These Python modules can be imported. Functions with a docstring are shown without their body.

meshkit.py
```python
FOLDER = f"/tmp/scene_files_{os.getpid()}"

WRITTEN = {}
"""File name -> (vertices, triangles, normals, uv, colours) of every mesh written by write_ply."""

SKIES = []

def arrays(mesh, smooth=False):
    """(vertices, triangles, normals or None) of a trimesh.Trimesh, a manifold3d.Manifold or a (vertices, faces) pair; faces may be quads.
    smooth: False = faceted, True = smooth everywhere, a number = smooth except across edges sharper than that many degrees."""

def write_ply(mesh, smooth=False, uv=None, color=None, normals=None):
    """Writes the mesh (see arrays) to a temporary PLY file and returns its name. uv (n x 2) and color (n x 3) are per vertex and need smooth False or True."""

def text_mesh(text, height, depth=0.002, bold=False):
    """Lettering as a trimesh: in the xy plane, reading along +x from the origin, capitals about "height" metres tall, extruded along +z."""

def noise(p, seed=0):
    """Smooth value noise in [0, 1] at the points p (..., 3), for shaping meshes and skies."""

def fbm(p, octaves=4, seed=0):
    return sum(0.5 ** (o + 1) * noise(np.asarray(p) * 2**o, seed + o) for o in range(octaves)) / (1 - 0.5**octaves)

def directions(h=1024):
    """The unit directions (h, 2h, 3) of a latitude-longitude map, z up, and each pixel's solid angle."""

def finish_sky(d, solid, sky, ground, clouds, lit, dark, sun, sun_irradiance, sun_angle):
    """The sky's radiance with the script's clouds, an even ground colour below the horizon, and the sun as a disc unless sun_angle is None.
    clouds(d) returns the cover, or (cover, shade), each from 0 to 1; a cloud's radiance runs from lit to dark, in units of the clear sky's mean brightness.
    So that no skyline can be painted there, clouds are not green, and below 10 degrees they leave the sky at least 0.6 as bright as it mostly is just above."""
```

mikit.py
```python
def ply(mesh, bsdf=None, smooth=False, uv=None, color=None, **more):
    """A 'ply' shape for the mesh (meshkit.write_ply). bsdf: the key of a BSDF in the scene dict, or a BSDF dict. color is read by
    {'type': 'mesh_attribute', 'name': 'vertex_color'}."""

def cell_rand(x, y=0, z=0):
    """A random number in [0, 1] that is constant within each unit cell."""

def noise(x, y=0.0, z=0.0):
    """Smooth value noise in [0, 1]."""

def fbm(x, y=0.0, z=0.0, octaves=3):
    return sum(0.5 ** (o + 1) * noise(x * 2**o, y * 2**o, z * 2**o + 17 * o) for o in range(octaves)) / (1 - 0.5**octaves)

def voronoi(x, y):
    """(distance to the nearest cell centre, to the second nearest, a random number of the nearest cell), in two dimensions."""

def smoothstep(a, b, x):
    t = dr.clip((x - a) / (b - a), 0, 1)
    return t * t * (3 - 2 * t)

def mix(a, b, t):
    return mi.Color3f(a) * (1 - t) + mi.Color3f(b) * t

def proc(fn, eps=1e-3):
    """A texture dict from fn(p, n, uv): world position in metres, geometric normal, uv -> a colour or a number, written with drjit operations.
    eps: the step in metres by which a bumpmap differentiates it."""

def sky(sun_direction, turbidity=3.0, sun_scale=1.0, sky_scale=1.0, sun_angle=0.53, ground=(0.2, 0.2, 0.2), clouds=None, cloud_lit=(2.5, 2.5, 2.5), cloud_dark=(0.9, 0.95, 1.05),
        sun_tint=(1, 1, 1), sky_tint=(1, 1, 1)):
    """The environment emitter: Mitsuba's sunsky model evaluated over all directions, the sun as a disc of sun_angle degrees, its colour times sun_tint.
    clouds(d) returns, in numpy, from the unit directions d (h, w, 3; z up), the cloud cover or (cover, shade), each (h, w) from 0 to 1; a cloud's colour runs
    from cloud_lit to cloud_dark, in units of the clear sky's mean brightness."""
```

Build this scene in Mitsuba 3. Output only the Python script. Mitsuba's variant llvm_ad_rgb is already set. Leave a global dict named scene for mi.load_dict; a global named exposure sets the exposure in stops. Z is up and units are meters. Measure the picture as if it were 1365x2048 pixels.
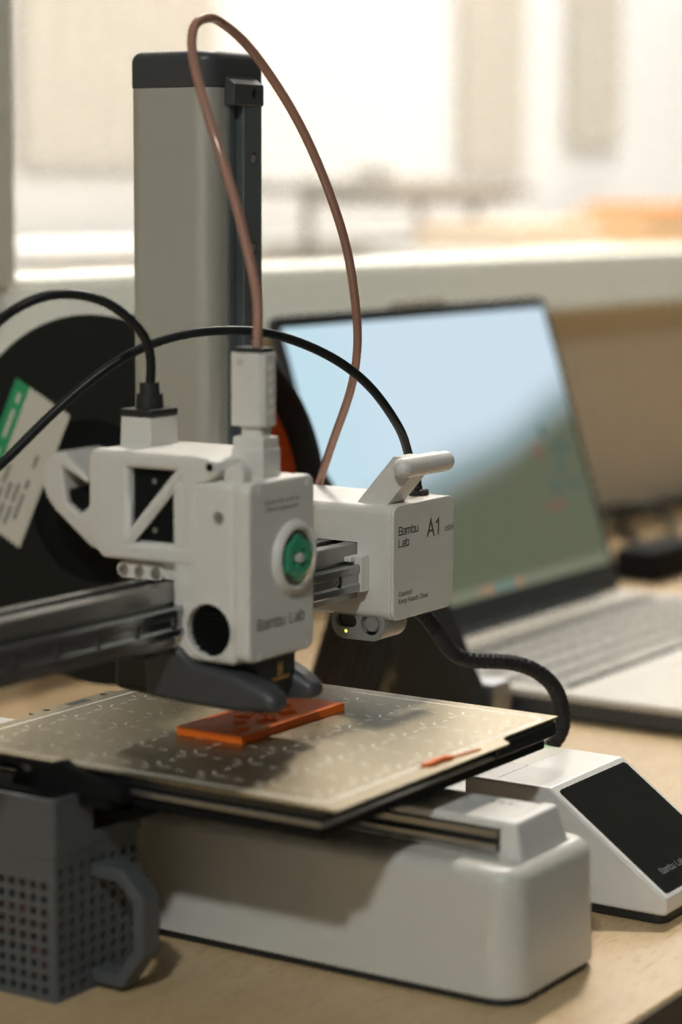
import math, random
import numpy as np, trimesh, mitsuba as mi, drjit as dr
import manifold3d as m3
from manifold3d import Manifold, CrossSection
from scipy.interpolate import CubicSpline
import shapely
from shapely.geometry import Polygon, LineString, box as sbox, Point
from shapely.ops import unary_union
import meshkit, mikit
from mikit import proc, ply, noise, fbm, smoothstep, mix, cell_rand

T = mi.ScalarTransform4f
random.seed(7)
rng = np.random.default_rng(7)
scene, labels = {}, {}

# ------------------------------------------------------------------ camera, exposure, lights
# every builder below works in millimetres (x to the printer's right, y to its back, z up, z = 0 the desk top); MM brings it to metres
MM = 0.001
exposure = 0.0
AZ, PITCH, ROLL, FPX = math.radians(56.96), math.radians(7.67), math.radians(0.22), 4779.5
CAM = np.array([-704.88, -417.81, 308.61])
FWD = np.array([math.sin(AZ) * math.cos(PITCH), math.cos(AZ) * math.cos(PITCH), -math.sin(PITCH)])
RIGHT = np.array([math.cos(AZ), -math.sin(AZ), 0.0])
UP0 = np.cross(RIGHT, FWD)
UP = -math.sin(ROLL) * RIGHT + math.cos(ROLL) * UP0
FOCUS = 1062.0
scene['camera'] = {
    'type': 'thinlens', 'fov': 2 * math.degrees(math.atan(682.5 / FPX)), 'fov_axis': 'x',
    'aperture_radius': 7.6 * MM, 'focus_distance': FOCUS * MM, 'near_clip': 0.05, 'far_clip': 60.0,
    'to_world': T().look_at(origin=(CAM * MM).tolist(), target=((CAM + 1000 * FWD) * MM).tolist(), up=UP.tolist()),
}
CEIL = 2900.0
LAMPS = [  # name, x, y, radius (mm), radiance
    ('ceiling_lamp', 4956.0, 2140.0, 338.0, (1130.0, 1030.0, 905.0), 'round warm ceiling lamp in the bright room beyond the window'),
    ('ceiling_lamp_001', -2996.0, -1303.0, 161.0, (395.0, 418.0, 412.0), 'small round neutral ceiling lamp over the open floor'),
]
ADDED_HALL_LIGHT = (12.5, 12.5, 12.3)  # radiance of the added panels that overexpose the hall

# ------------------------------------------------------------------ helpers
def man(mesh):
    m = mesh.to_mesh()
    return trimesh.Trimesh(np.array(m.vert_properties[:, :3], float), np.array(m.tri_verts, int), process=False)

def tm(x):
    return man(x) if isinstance(x, Manifold) else x

def join(*ms):
    return trimesh.util.concatenate([tm(m) for m in ms])

def obj(key, mesh, bsdf, smooth=32, **more):
    n, k = key, 0
    while n in scene:
        k += 1
        n = f'{key}_{k:03d}'
    mesh = tm(mesh).copy()
    mesh.apply_scale(MM)
    scene[n] = ply(mesh, bsdf, smooth=smooth, **more)
    return n

def tag(key, label, category=None, group=None, kind=None):
    d = {'label': label}
    if category: d['category'] = category
    if group: d['group'] = group
    if kind: d['kind'] = kind
    labels[key] = d

def struct(key, mesh, bsdf, label, smooth=32):
    k = obj(key, mesh, bsdf, smooth)
    labels[k] = {'label': label, 'kind': 'structure'}
    return k

def hull(pts):
    return Manifold.hull_points(np.asarray(pts, float))

def cube(x0, x1, y0, y1, z0, z1):
    return Manifold.cube([x1 - x0, y1 - y0, z1 - z0]).translate([x0, y0, z0])

def rbox(x0, x1, y0, y1, z0, z1, r=1.0, n=16):
    r = min(r, (x1 - x0) / 2 - 1e-3, (y1 - y0) / 2 - 1e-3, (z1 - z0) / 2 - 1e-3)
    s = np.array(Manifold.sphere(r, n).to_mesh().vert_properties[:, :3])
    c = np.array([[x, y, z] for x in (x0 + r, x1 - r) for y in (y0 + r, y1 - r) for z in (z0 + r, z1 - r)])
    return hull((c[:, None] + s[None]).reshape(-1, 3))

def layers(poly, prof):
    """convex solid: hull of a convex outline inset by prof's (z, inset) pairs"""
    pts = []
    for z, ins in prof:
        q = poly.buffer(-ins, join_style=1, quad_segs=8) if ins > 0 else poly
        c = np.array(q.exterior.coords)[:-1]
        pts.append(np.c_[c, np.full(len(c), z)])
    return hull(np.vstack(pts))

def rrect(x0, x1, y0, y1, r, q=10):
    return sbox(x0 + r, y0 + r, x1 - r, y1 - r).buffer(r, quad_segs=q)

def xs(poly):
    poly = shapely.geometry.polygon.orient(poly)
    return CrossSection([list(map(tuple, np.array(c.coords)[:-1])) for c in [poly.exterior, *poly.interiors]])

AX = {'z': np.eye(3), 'x': np.array([[0, 0, 1.], [1, 0, 0], [0, 1, 0]]), 'y': np.array([[1, 0, 0], [0, 0, -1.], [0, 1, 0]])}
def extr(poly, axis, a, b, r=0.0, seg=12):
    """poly in (x,y) for axis z, (y,z) for axis x, (x,z) for axis y; from a to b along the axis; edges rounded by r"""
    geoms = getattr(poly, 'geoms', [poly])
    out = []
    for g in geoms:
        if r > 0:
            g2 = g.buffer(-r, join_style=2)
            m = Manifold.extrude(xs(g2), (b - a) - 2 * r).translate([0, 0, r]).minkowski_sum(Manifold.sphere(r, seg))
        else:
            m = Manifold.extrude(xs(g), b - a)
        out.append(m)
    m = Manifold.batch_boolean(out, m3.OpType.Add) if len(out) > 1 else out[0]
    if axis == 'z':
        return m.translate([0, 0, a])
    R = AX[axis]
    if axis == 'x':
        return m.transform(np.c_[R, [a, 0, 0]])
    return m.transform(np.c_[R, [0, b, 0]])   # extruded along -y from b to a

def cyl(p0, p1, r0, r1=None, n=32):
    p0, p1 = np.array(p0, float), np.array(p1, float)
    d = p1 - p0
    L = np.linalg.norm(d)
    m = Manifold.cylinder(L, r0, r0 if r1 is None else r1, n)
    z = d / L
    x = np.cross([0, 0, 1.0], z) if abs(z[2]) < 0.99 else np.array([1.0, 0, 0])
    x /= np.linalg.norm(x)
    return m.transform(np.c_[x, np.cross(z, x), z, p0])

def capsule(p0, p1, r, n=20):
    s = np.array(Manifold.sphere(r, n).to_mesh().vert_properties[:, :3])
    return hull(np.vstack([s + np.array(p0), s + np.array(p1)]))

def hulls(specs, n=20):
    """hull of spheres given as (x, y, z, r)"""
    pts = []
    for x, y, z, r in specs:
        pts.append(np.array(Manifold.sphere(r, n).to_mesh().vert_properties[:, :3]) + np.array([x, y, z]))
    return hull(np.vstack(pts))

def lathe(profile, p, axis, n=40):
    """profile (radius, height) turned about axis through p"""
    m = trimesh.creation.revolve(np.array(profile, float), sections=n)
    a = np.array(axis, float); a /= np.linalg.norm(a)
    m.apply_transform(trimesh.geometry.align_vectors([0, 0, 1], a))
    m.apply_translation(p)
    return m

def tube(points, r, n=14, per=8, caps=True, weave=0.0):
    P = np.array(points, float)
    t = np.r_[0, np.cumsum(np.linalg.norm(np.diff(P, axis=0), axis=1))]
    s = np.linspace(0, t[-1], (len(P) - 1) * per + 1)
    C = CubicSpline(t, P)(s)
    D = np.gradient(C, axis=0); D /= np.linalg.norm(D, axis=1, keepdims=True)
    a = np.cross(D[0], [0, 0, 1.0] if abs(D[0][2]) < 0.9 else [1.0, 0, 0]); a /= np.linalg.norm(a)
    V, k = [], len(C)
    ang = np.arange(n) * 2 * np.pi / n
    for i in range(k):
        a = a - D[i] * (a @ D[i]); a /= np.linalg.norm(a)
        b = np.cross(D[i], a)
        rr = r * (1 + weave * np.maximum(np.sin(4 * ang + s[i] * 2.2), np.sin(4 * ang - s[i] * 2.2)))[:, None]
        V.append(C[i] + rr * (np.cos(ang)[:, None] * a + np.sin(ang)[:, None] * b))
    V = np.vstack(V)
    F = []
    for i in range(k - 1):
        for j in range(n):
            q = [i * n + j, i * n + (j + 1) % n, (i + 1) * n + (j + 1) % n, (i + 1) * n + j]
            F += [[q[0], q[1], q[2]], [q[0], q[2], q[3]]]
    if caps:
        V = np.vstack([V, C[0], C[-1]])
        for j in range(n):
            F += [[k * n, (j + 1) % n, j], [k * n + 1, (k - 1) * n + j, (k - 1) * n + (j + 1) % n]]
    return trimesh.Trimesh(V, np.array(F), process=False)

def place(mesh, origin, ex, ey):
    """mesh drawn in its own xy plane -> world, reading along ex, up along ey"""
    ex, ey = np.array(ex, float), np.array(ey, float)
    ex /= np.linalg.norm(ex); ey /= np.linalg.norm(ey)
    M = np.eye(4); M[:3, 0], M[:3, 1], M[:3, 2], M[:3, 3] = ex, ey, np.cross(ex, ey), origin
    m = tm(mesh).copy(); m.apply_transform(M)
    return m

STROKES = {'B': (.62, [[(0, 1), (.56, 1), (.62, .94), (.62, .5)], [(0, 1), (0, 0), (.62, 0), (.62, .5)], [(0, .5), (.62, .5)]]),
           'a': (.52, [[(.02, .72), (.52, .72), (.52, 0), (0, 0), (0, .37), (.52, .37)]]),
           'm': (.86, [[(0, 0), (0, .72), (.86, .72), (.86, 0)], [(.43, .72), (.43, 0)]]),
           'b': (.52, [[(0, 1), (0, 0), (.52, 0), (.52, .72), (0, .72)]]),
           'u': (.52, [[(0, .72), (0, 0), (.52, 0), (.52, .72)]]),
           'L': (.5, [[(0, 1), (0, 0), (.5, 0)]]), ' ': (.2, [])}
def squared_text(text, h, depth=0.12, w=.13):
    x, out = 0.0, []
    for c in text:
        adv, lines = STROKES[c]
        for l in lines:
            out.append(LineString([(px + x, py * (1 - w) + w / 2) for px, py in l]).buffer(w / 2, cap_style=3, join_style=2))
        x += adv + w + .15
    s = shapely.affinity.scale(unary_union(out), h, h, origin=(0, 0))
    return man(extr(s, 'z', 0, depth))

def plain_text(text, h, depth=0.12, bold=False):
    m = meshkit.text_mesh(text, h, depth, bold)
    return m

def socket_screw(p, axis, r, depth=1.0):
    """a socket-head screw: domed rim, recessed hexagon"""
    a = np.array(axis, float)
    m = Manifold.cylinder(depth, r, r * .92, 28) - Manifold.cylinder(depth, r * .5, r * .5, 6).translate([0, 0, depth * .35])
    M = trimesh.geometry.align_vectors([0, 0, 1], a); M[:3, 3] = p
    return m.transform(M[:3, :])

# ------------------------------------------------------------------ materials
def P(base, rough=0.5, metallic=0.0, spec=0.5, **k):
    b = base if isinstance(base, dict) else {'type': 'rgb', 'value': list(base)}
    return {'type': 'twosided', 'bsdf': {'type': 'principled', 'base_color': b, 'roughness': rough, 'metallic': metallic, 'specular': spec, **k}}

def bumped(b, fn, scale, eps=2e-4):
    return {'type': 'twosided', 'bsdf': {'type': 'bumpmap', 'arbitrary': proc(fn, eps), 'scale': scale, 'bsdf': b['bsdf']}}

MATS = {
    'white_plastic': P((.66, .64, .60), .42),
    'white_gloss': P((.70, .685, .65), .25),
    'base_plastic': P((.54, .525, .48), .27),
    'grey_plastic': P((.045, .048, .052), .42),
    'duct_grey': P((.040, .043, .047), .42),
    'column_paint': P((.50, .49, .44), .33, metallic=.42),
    'black_plastic': P((.012, .014, .014), .42),
    'black_rubber': P((.010, .012, .012), .5),
    'black_matte': P((.004, .0055, .0055), .75, spec=.15),
    'black_gloss': P((.006, .008, .008), .12, clearcoat=.3),
    'cable_black': P((.006, .008, .008), .36, spec=.35),
    'steel': P((.30, .31, .315), .2, metallic=.95),
    'dark_steel': P((.115, .135, .14), .3, metallic=.35),
    'aluminium': P((.30, .30, .29), .3, metallic=.9),
    'screw_steel': P((.42, .42, .42), .3, metallic=.9),
    'print_dark': P((.05, .05, .05), .6),
    'print_grey': P((.16, .16, .16), .6),
    'print_orange': P((.55, .26, .05), .6),
    'orange_plastic': bumped(P((.80, .155, .012), .38), lambda p, n, uv: dr.sin(p.z * 26000.) * .5 + .5, 0.00004),
    'orange_filament': bumped(P((.62, .085, .012), .4), lambda p, n, uv: dr.sin(p.x * 3600.) * .5 + .5, 0.0003),
    'green_plastic': P((.012, .34, .17), .3),
    'green_print': P((.02, .30, .12), .5),
    'pale_green': P((.38, .62, .28), .5),
    'spool_black': P((.005, .0075, .007), .6, spec=.3),
    'label_paper': P((.62, .59, .53), .6),
    'bin_grey': bumped(P((.062, .069, .074), .5), lambda p, n, uv: dr.sin(p.z * 15700.) * .5 + .5, 0.00004),
    'laptop_silver': P((.54, .51, .45), .42),
    'laptop_dark': P((.035, .042, .046), .35),
    'key_grey': P((.30, .28, .245), .45),
    'sensor_grey': P((.22, .22, .21), .25),
    'dark_wood': P((.12, .085, .05), .5),
    'wall_paint': P((.55, .52, .46), .8, spec=.2),
    'wall_brown': P((.62, .56, .46), .75, spec=.2),
    'trim_paint': P((.84, .85, .76), .55),
    'ceiling_paint': P((.6, .6, .58), .9, spec=.1),
    'floor_carpet': P((.12, .12, .12), .9, spec=.1),
    'hall_white': P((.66, .66, .655), .8, spec=.2),
    'hall_beige': P((.50, .475, .43), .85, spec=.1),
    'hall_greige': P((.47, .445, .395), .85, spec=.1),
    'hall_grey': P((.24, .235, .215), .6),
    'hall_orange': P((.72, .30, .08), .6),
    'hall_tan': P((.60, .40, .22), .6),
    'hall_pale': P((.62, .52, .40), .6),
    'plate_print': P((.78, .75, .68), .5),
    'brass': P((.5, .45, .3), .3, metallic=.9),
}
def wood_fn(p, n, uv):
    x, y = p.x * 1000, p.y * 1000
    g = fbm(x * .012, y * .11, 3., octaves=3)
    band = noise(x * .004, y * .035, 9.)
    fleck = smoothstep(.70, .86, noise(x * .16, y * 1.1, 5.)) * .30 + smoothstep(.72, .9, noise(x * .35, y * 2.1, 15.)) * .18
    c = mix(mi.Color3f(.435, .305, .165), mi.Color3f(.51, .375, .215), g)
    c = mix(c, mi.Color3f(.465, .335, .185), band * .6)
    return mix(c, mi.Color3f(.25, .15, .07), fleck)
MATS['desk_wood'] = P(proc(wood_fn), .42)

def plate_fn(p, n, uv):
    x, y, z = p.x * 1000, p.y * 1000, p.z * 1000
    s = noise(x * 3.1, y * 3.1, z * 3.1)
    s2 = noise(x * 1.4, y * 1.4, 4.)
    return mix(mi.Color3f(.29, .245, .165), mi.Color3f(.50, .43, .30), s * .7 + s2 * .3)
def plate_bump(p, n, uv):
    x, y = p.x * 1000, p.y * 1000
    return noise(x * 2.6, y * 2.6, 1.) * .7 + noise(x * 5.3, y * 5.3, 2.) * .3
MATS['gold_plate'] = bumped(P(proc(plate_fn), .37, metallic=.96), plate_bump, 0.00010, 8e-5)
def braid_bump(p, n, uv):
    x, y, z = p.x * 1000, p.y * 1000, p.z * 1000
    return dr.abs(dr.sin((x + z) * 2.1)) * .5 + dr.abs(dr.sin((y - z) * 2.1)) * .5
MATS['braid'] = bumped(P((.008, .008, .008), .5, spec=.4), braid_bump, 0.0005, 1e-4)
MATS['ptfe'] = {'type': 'blendbsdf', 'weight': .42,
                'a': {'type': 'twosided', 'bsdf': {'type': 'principled', 'base_color': {'type': 'rgb', 'value': [.50, .26, .20]}, 'roughness': .2, 'specular': .6}},
                'b': {'type': 'thindielectric', 'int_ior': 1.3}}
MATS['ptfe'] = P((.33, .165, .12), .08, spec=.8, clearcoat=.6)
MATS['pane_glass'] = {'type': 'thindielectric', 'int_ior': 1.5}
MATS['clear_plastic'] = {'type': 'thindielectric', 'int_ior': 1.7}
for k, v in MATS.items():
    scene['mat_' + k] = v
M = {k: 'mat_' + k for k in MATS}

def lit(rgb):
    return {'type': 'area', 'radiance': {'type': 'rgb', 'value': list(rgb)}}

# ------------------------------------------------------------------ the room
HC = 7530.0
RX0, RX1, RY0, RY1, FL = -4500.0, 4800.0, -6500.0, 592.0, -750.0
SILL, HEAD, WX0, WX1 = 247.0, 2850.0, 458.0, 2400.0
struct('floor', cube(RX0, RX1, RY0, RY1 + 100, FL - 40, FL), M['floor_carpet'], 'dark carpet floor of the office under the desk')
struct('ceiling', cube(RX0, RX1, RY0, RY1 + 100, CEIL, CEIL + 40), M['ceiling_paint'], 'plain pale ceiling of the office')
struct('wall_left', cube(RX0 - 60, RX0, RY0, RY1 + 100, FL, CEIL), M['wall_paint'], 'plain beige side wall of the office')
struct('wall_right', cube(RX1, RX1 + 60, RY0, RY1 + 100, FL, CEIL), M['wall_paint'], 'plain beige far side wall of the office')
struct('wall_front', cube(RX0, RX1, RY0 - 60, RY0, FL, CEIL), M['wall_paint'], 'plain beige wall across the office')
back = cube(RX0, RX1, RY1, RY1 + 100, FL, CEIL) - cube(WX0, WX1, RY1 - 10, RY1 + 110, SILL, HEAD)
struct('wall_back', back, M['wall_brown'], 'beige wall behind the desk, below the wide interior window')
struct('trim_1', extr(Polygon([(RY1 - .01, 203), (RY1 - 22, 203), (RY1 - 22.5, 207), (RY1 - 2, 246.4), (RY1 - .01, 246.9)]), 'x', RX0 + 1, RX1 - 1), M['trim_paint'], 'pale grey green trim board under the window')
struct('window_1', join(cube(WX0, WX1, RY1 + 2, RY1 + 98, SILL, SILL + 3), cube(WX0, WX0 + 3, RY1 + 2, RY1 + 98, SILL + 3, HEAD),
                       cube(WX1 - 3, WX1, RY1 + 2, RY1 + 98, SILL + 3, HEAD), cube(WX0, WX1, RY1 + 2, RY1 + 98, HEAD - 3, HEAD)), M['trim_paint'], 'wide interior window lighting the desk from behind')
obj('window_1__pane', trimesh.Trimesh([[WX0 + 3, RY1 + 50, SILL + 3], [WX1 - 3, RY1 + 50, SILL + 3], [WX1 - 3, RY1 + 50, HEAD - 3], [WX0 + 3, RY1 + 50, HEAD - 3]], [[0, 1, 2], [0, 2, 3]], process=False), M['pane_glass'], False)
struct('trim_2', rbox(WX0 - 46, WX0 - 1, RY1 - 8, RY1 - .01, SILL + .5, HEAD + 60, 2), M['trim_paint'], 'pale grey upright jamb at the edge of the window')

for name, x, y, r, rad, lab in LAMPS:
    zc = CEIL if y < RY1 else HC
    obj(name + '__housing', lathe([(r + 2, zc - 6), (r + 16, zc - 6), (r + 18, zc - 2), (r + 18, zc - .1), (r + 2, zc - .1), (r + 2, zc - 6)], [x, y, 0], [0, 0, 1], 48), M['white_plastic'])
    d = trimesh.creation.cylinder(r, 2, sections=48); d.apply_translation([x, y, zc - 4])
    obj(name + '__diffuser', d, M['white_plastic'], False, emitter=lit(rad))
    tag(name, lab, 'ceiling lamp')

# ------------------------------------------------------------------ the bright hall beyond the window
HX0, HX1, HY0, HY1 = 200.0, 7200.0, RY1 + 100, 2500.0
struct('floor_hall', cube(HX0, HX1, HY0, HY1, FL - 40, FL), M['hall_white'], 'white floor of the bright room beyond the window')
struct('ceiling_hall', cube(HX0, HX1, HY0, HY1, HC, HC + 40), M['hall_white'], 'white ceiling of the bright room beyond the window')
struct('wall_hall_back', cube(HX0, HX1, HY1, HY1 + 60, FL, HC), M['hall_white'], 'overexposed white far wall of the room beyond the window')
struct('wall_hall_left', cube(HX0 - 60, HX0, HY0, HY1, FL, HC), M['hall_white'], 'white side wall of the bright room beyond the window')
struct('wall_hall_right', cube(HX1, HX1 + 60, HY0, HY1, FL, HC), M['hall_white'], 'white far side wall of the bright room beyond the window')
struct('wall_hall_front', cube(HX0, HX1, HY0, HY0 + 2, CEIL, HC), M['hall_white'], 'strip of wall above the office ceiling')
for i, (x0, x1) in enumerate(((900, 2900), (3300, 5200), (5400, 7000))):  # added emitters out of view, put in to brighten the hall
    n = 'added_hall_light' + (f'_{i:03d}' if i else '')
    obj(n + '__diffuser', cube(x0, x1, 1250, 1750, 2138, 2141), M['white_plastic'], False, emitter=lit(ADDED_HALL_LIGHT))
    obj(n + '__frame', join(cube(x0 - 20, x1 + 20, 1230, 1770, 2141, 2160), cyl((x0 + 60, 1500, 2160), (x0 + 60, 1500, HC - .5), 6), cyl((x1 - 60, 1500, 2160), (x1 - 60, 1500, HC - .5), 6)), M['white_plastic'])
    tag(n, ('left', 'middle', 'far')[i] + ' of three unseen panels added to brighten the room beyond the window', 'light panel', 'added light panels of the bright room')
def blind(name, x0, x1, z0, mat, label):
    n = 8
    x = np.linspace(x0, x1, n * 6 + 1)
    yy = HY1 - 13 + 6 * np.sin(np.linspace(0, n * 2 * np.pi, len(x)))
    poly = Polygon(list(zip(x, yy)) + list(zip(x[::-1], yy[::-1] + 4)))
    obj(name + '__fabric', extr(poly, 'z', z0, 2600), M[mat], True)
    obj(name + '__rail', cube(x0 - 20, x1 + 20, HY1 - 30, HY1 - 2, 2600, 2640), M['white_plastic'])
    tag(name, label, 'curtain')
blind('beige_curtain', 2680, 3290, 350, 'hall_beige', 'pale beige curtain seen behind the printer column, furthest to the left')
blind('beige_curtain_001', 4280, 4590, 352, 'hall_beige', 'beige curtain hanging in the middle of the bright room, right of the blank white wall')
blind('beige_curtain_002', 4830, 5120, 418, 'hall_greige', 'greyer beige curtain, rightmost and ending highest above the desk')
# a grey table seen edge-on at eye level
ty = 2080.0
obj('grey_table__tabletop', rbox(2870, 3680, ty - 120, ty + 120, 300, 322, 6), M['hall_grey'])
obj('grey_table__drawer', rbox(3150, 3610, ty - 110, ty + 110, 284, 331, 8), M['hall_grey'])
for x in (3020, 3420, 3640):
    obj('grey_table__leg', cyl((x, ty, 300), (x - 25, ty, FL), 9), M['hall_grey'])
obj('grey_table__column', rbox(3225, 3275, ty - 30, ty + 30, 320, 352, 8), M['hall_grey'])
tag('grey_table', 'blurred grey table seen edge-on in the bright room behind the tube', 'table')
obj('white_counter__body', rbox(2300, 6000, 2150, 2340, FL, 196, 6), M['hall_white'])
obj('white_counter__worktop', rbox(2280, 6020, 2130, 2345, 196, 216, 6), M['hall_white'])
tag('white_counter', 'long overexposed white counter below the curtains in the bright room', 'counter')
for i, (x0, x1, y0, y1, z1, mat, lab) in enumerate((
        (3110, 3470, 1700, 1900, 252, 'hall_pale', 'long low pale tan box, leftmost of the boxes beyond the window'),
        (3550, 3770, 1640, 1820, 266, 'hall_tan', 'tan box beside the orange box beyond the window'),
        (3800, 4080, 1640, 1900, 284, 'hall_orange', 'glowing orange box beyond the window at the right edge of the view'))):
    n = 'storage_box' + (f'_{i:03d}' if i else '')
    zb = 200
    obj(n + '__body', rbox(x0, x1, y0, y1, zb, z1 - 12, 6), M[mat]); obj(n + '__lid', rbox(x0 - 4, x1 + 4, y0 - 4, y1 + 4, z1 - 12, z1, 4), M[mat])
    tag(n, lab, 'box')
obj('low_shelf__board', rbox(3050, 4300, 1560, 1980, 178, 200, 5), M['hall_white'])
for x in (3100, 4250):
    obj('low_shelf__support', rbox(x - 20, x + 20, 1600, 1940, FL, 178, 4), M['hall_white'])
tag('low_shelf', 'white bench carrying the tan and orange boxes beyond the window', 'bench')

# ------------------------------------------------------------------ desk
obj('desk__tabletop', rbox(-900, 2300, -39.5, 590, -26, 0, 1.2), M['desk_wood'])
obj('desk__edge_band', rbox(-899, 2299, -40.4, -39.45, -25.2, -1.2, .3), M['dark_wood'])
for x in (-850, 2220):
    for y in (0, 540):
        obj('desk__leg', rbox(x, x + 50, y, y + 45, FL, -26, 3), M['grey_plastic'])
tag('desk', 'light beech desk with dark edge carrying the printer and laptop', 'desk')

# ------------------------------------------------------------------ printer: base
PR = 'printer'
tag(PR, 'white desktop 3D printer with grey column, arm, tool head and tilted black screen', '3D printer')
foot = rrect(63, 134.6, 2.9, 335, 13)
obj(PR + '__base_foot', layers(foot, [(0, .8), (.8, 0), (3.4, 0)]), M['black_rubber'])
bp = rrect(61.6, 136.2, 1.5, 336, 14)
prof = [(3.4, .5), (4.2, 0)] + [(46.5 + 6.5 * math.sin(a), 1.6 + 6.5 * (1 - math.cos(a))) for a in np.linspace(0, math.pi / 2, 8)]
base = layers(bp, prof)
base = base - cube(79.8, 121.5, 9.5, 330, 52.2, 60)
obj(PR + '__base', base, M['base_plastic'], 40)
# raised deck: end block, cover with its row of holes, the guide rail beside it
stop = hulls([(x, y, z, 1.8) for x, y, z in ((82.6, 11.8, 52), (119, 11.8, 52), (82.6, 18.5, 52), (119, 18.5, 52), (83.0, 14.0, 66.0), (115, 14.5, 66.0), (83.0, 18.5, 66.0), (115, 18.5, 66.0))])
obj(PR + '__end_block', stop, M['white_gloss'], 40)
deck = hulls([(x, y, z, 1.4) for x, y, z in ((84, 20.6, 54), (119.5, 20.6, 54), (84, 330, 54), (119.5, 330, 54), (84, 20.6, 66.2), (113, 20.6, 66.2), (84, 330, 66.2), (113, 330, 66.2))])
deck = deck - cube(80, 85, 10, 340, 54.5, 64.2)
for i in range(26):
    deck = deck - cyl((106.8, 29 + 4.1 * i, 66.2), (106.8, 29 + 4.1 * i, 70), 1.35, n=14)
obj(PR + '__deck_cover', deck, M['white_gloss'], 40)
for i in range(26):  # black discs put the shade into the shallow holes
    obj(PR + '__deck_cover__hole_shade', cyl((106.8, 29 + 4.1 * i, 66.1), (106.8, 29 + 4.1 * i, 66.6), 1.33, n=14), M['black_matte'])
obj(PR + '__bed_rail', join(rbox(80.6, 84.8, 21, 325, 55, 58.6, .5), rbox(81.4, 84.8, 21, 325, 60.2, 63.6, .5)), M['steel'])
obj(PR + '__bed_belt', rbox(82.6, 84.9, 21, 325, 58.8, 60.0, .2), M['black_rubber'])
obj(PR + '__wing_base', layers(rrect(130, 256, 170, 330, 12), [(3, .4), (4, 0), (44, 0), (48, 1.2), (50, 5)]), M['white_gloss'], 40)
obj(PR + '__wing_base__foot', layers(rrect(131, 255, 171, 329, 12), [(0, .8), (.8, 0), (3, 0)]), M['black_rubber'])

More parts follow.
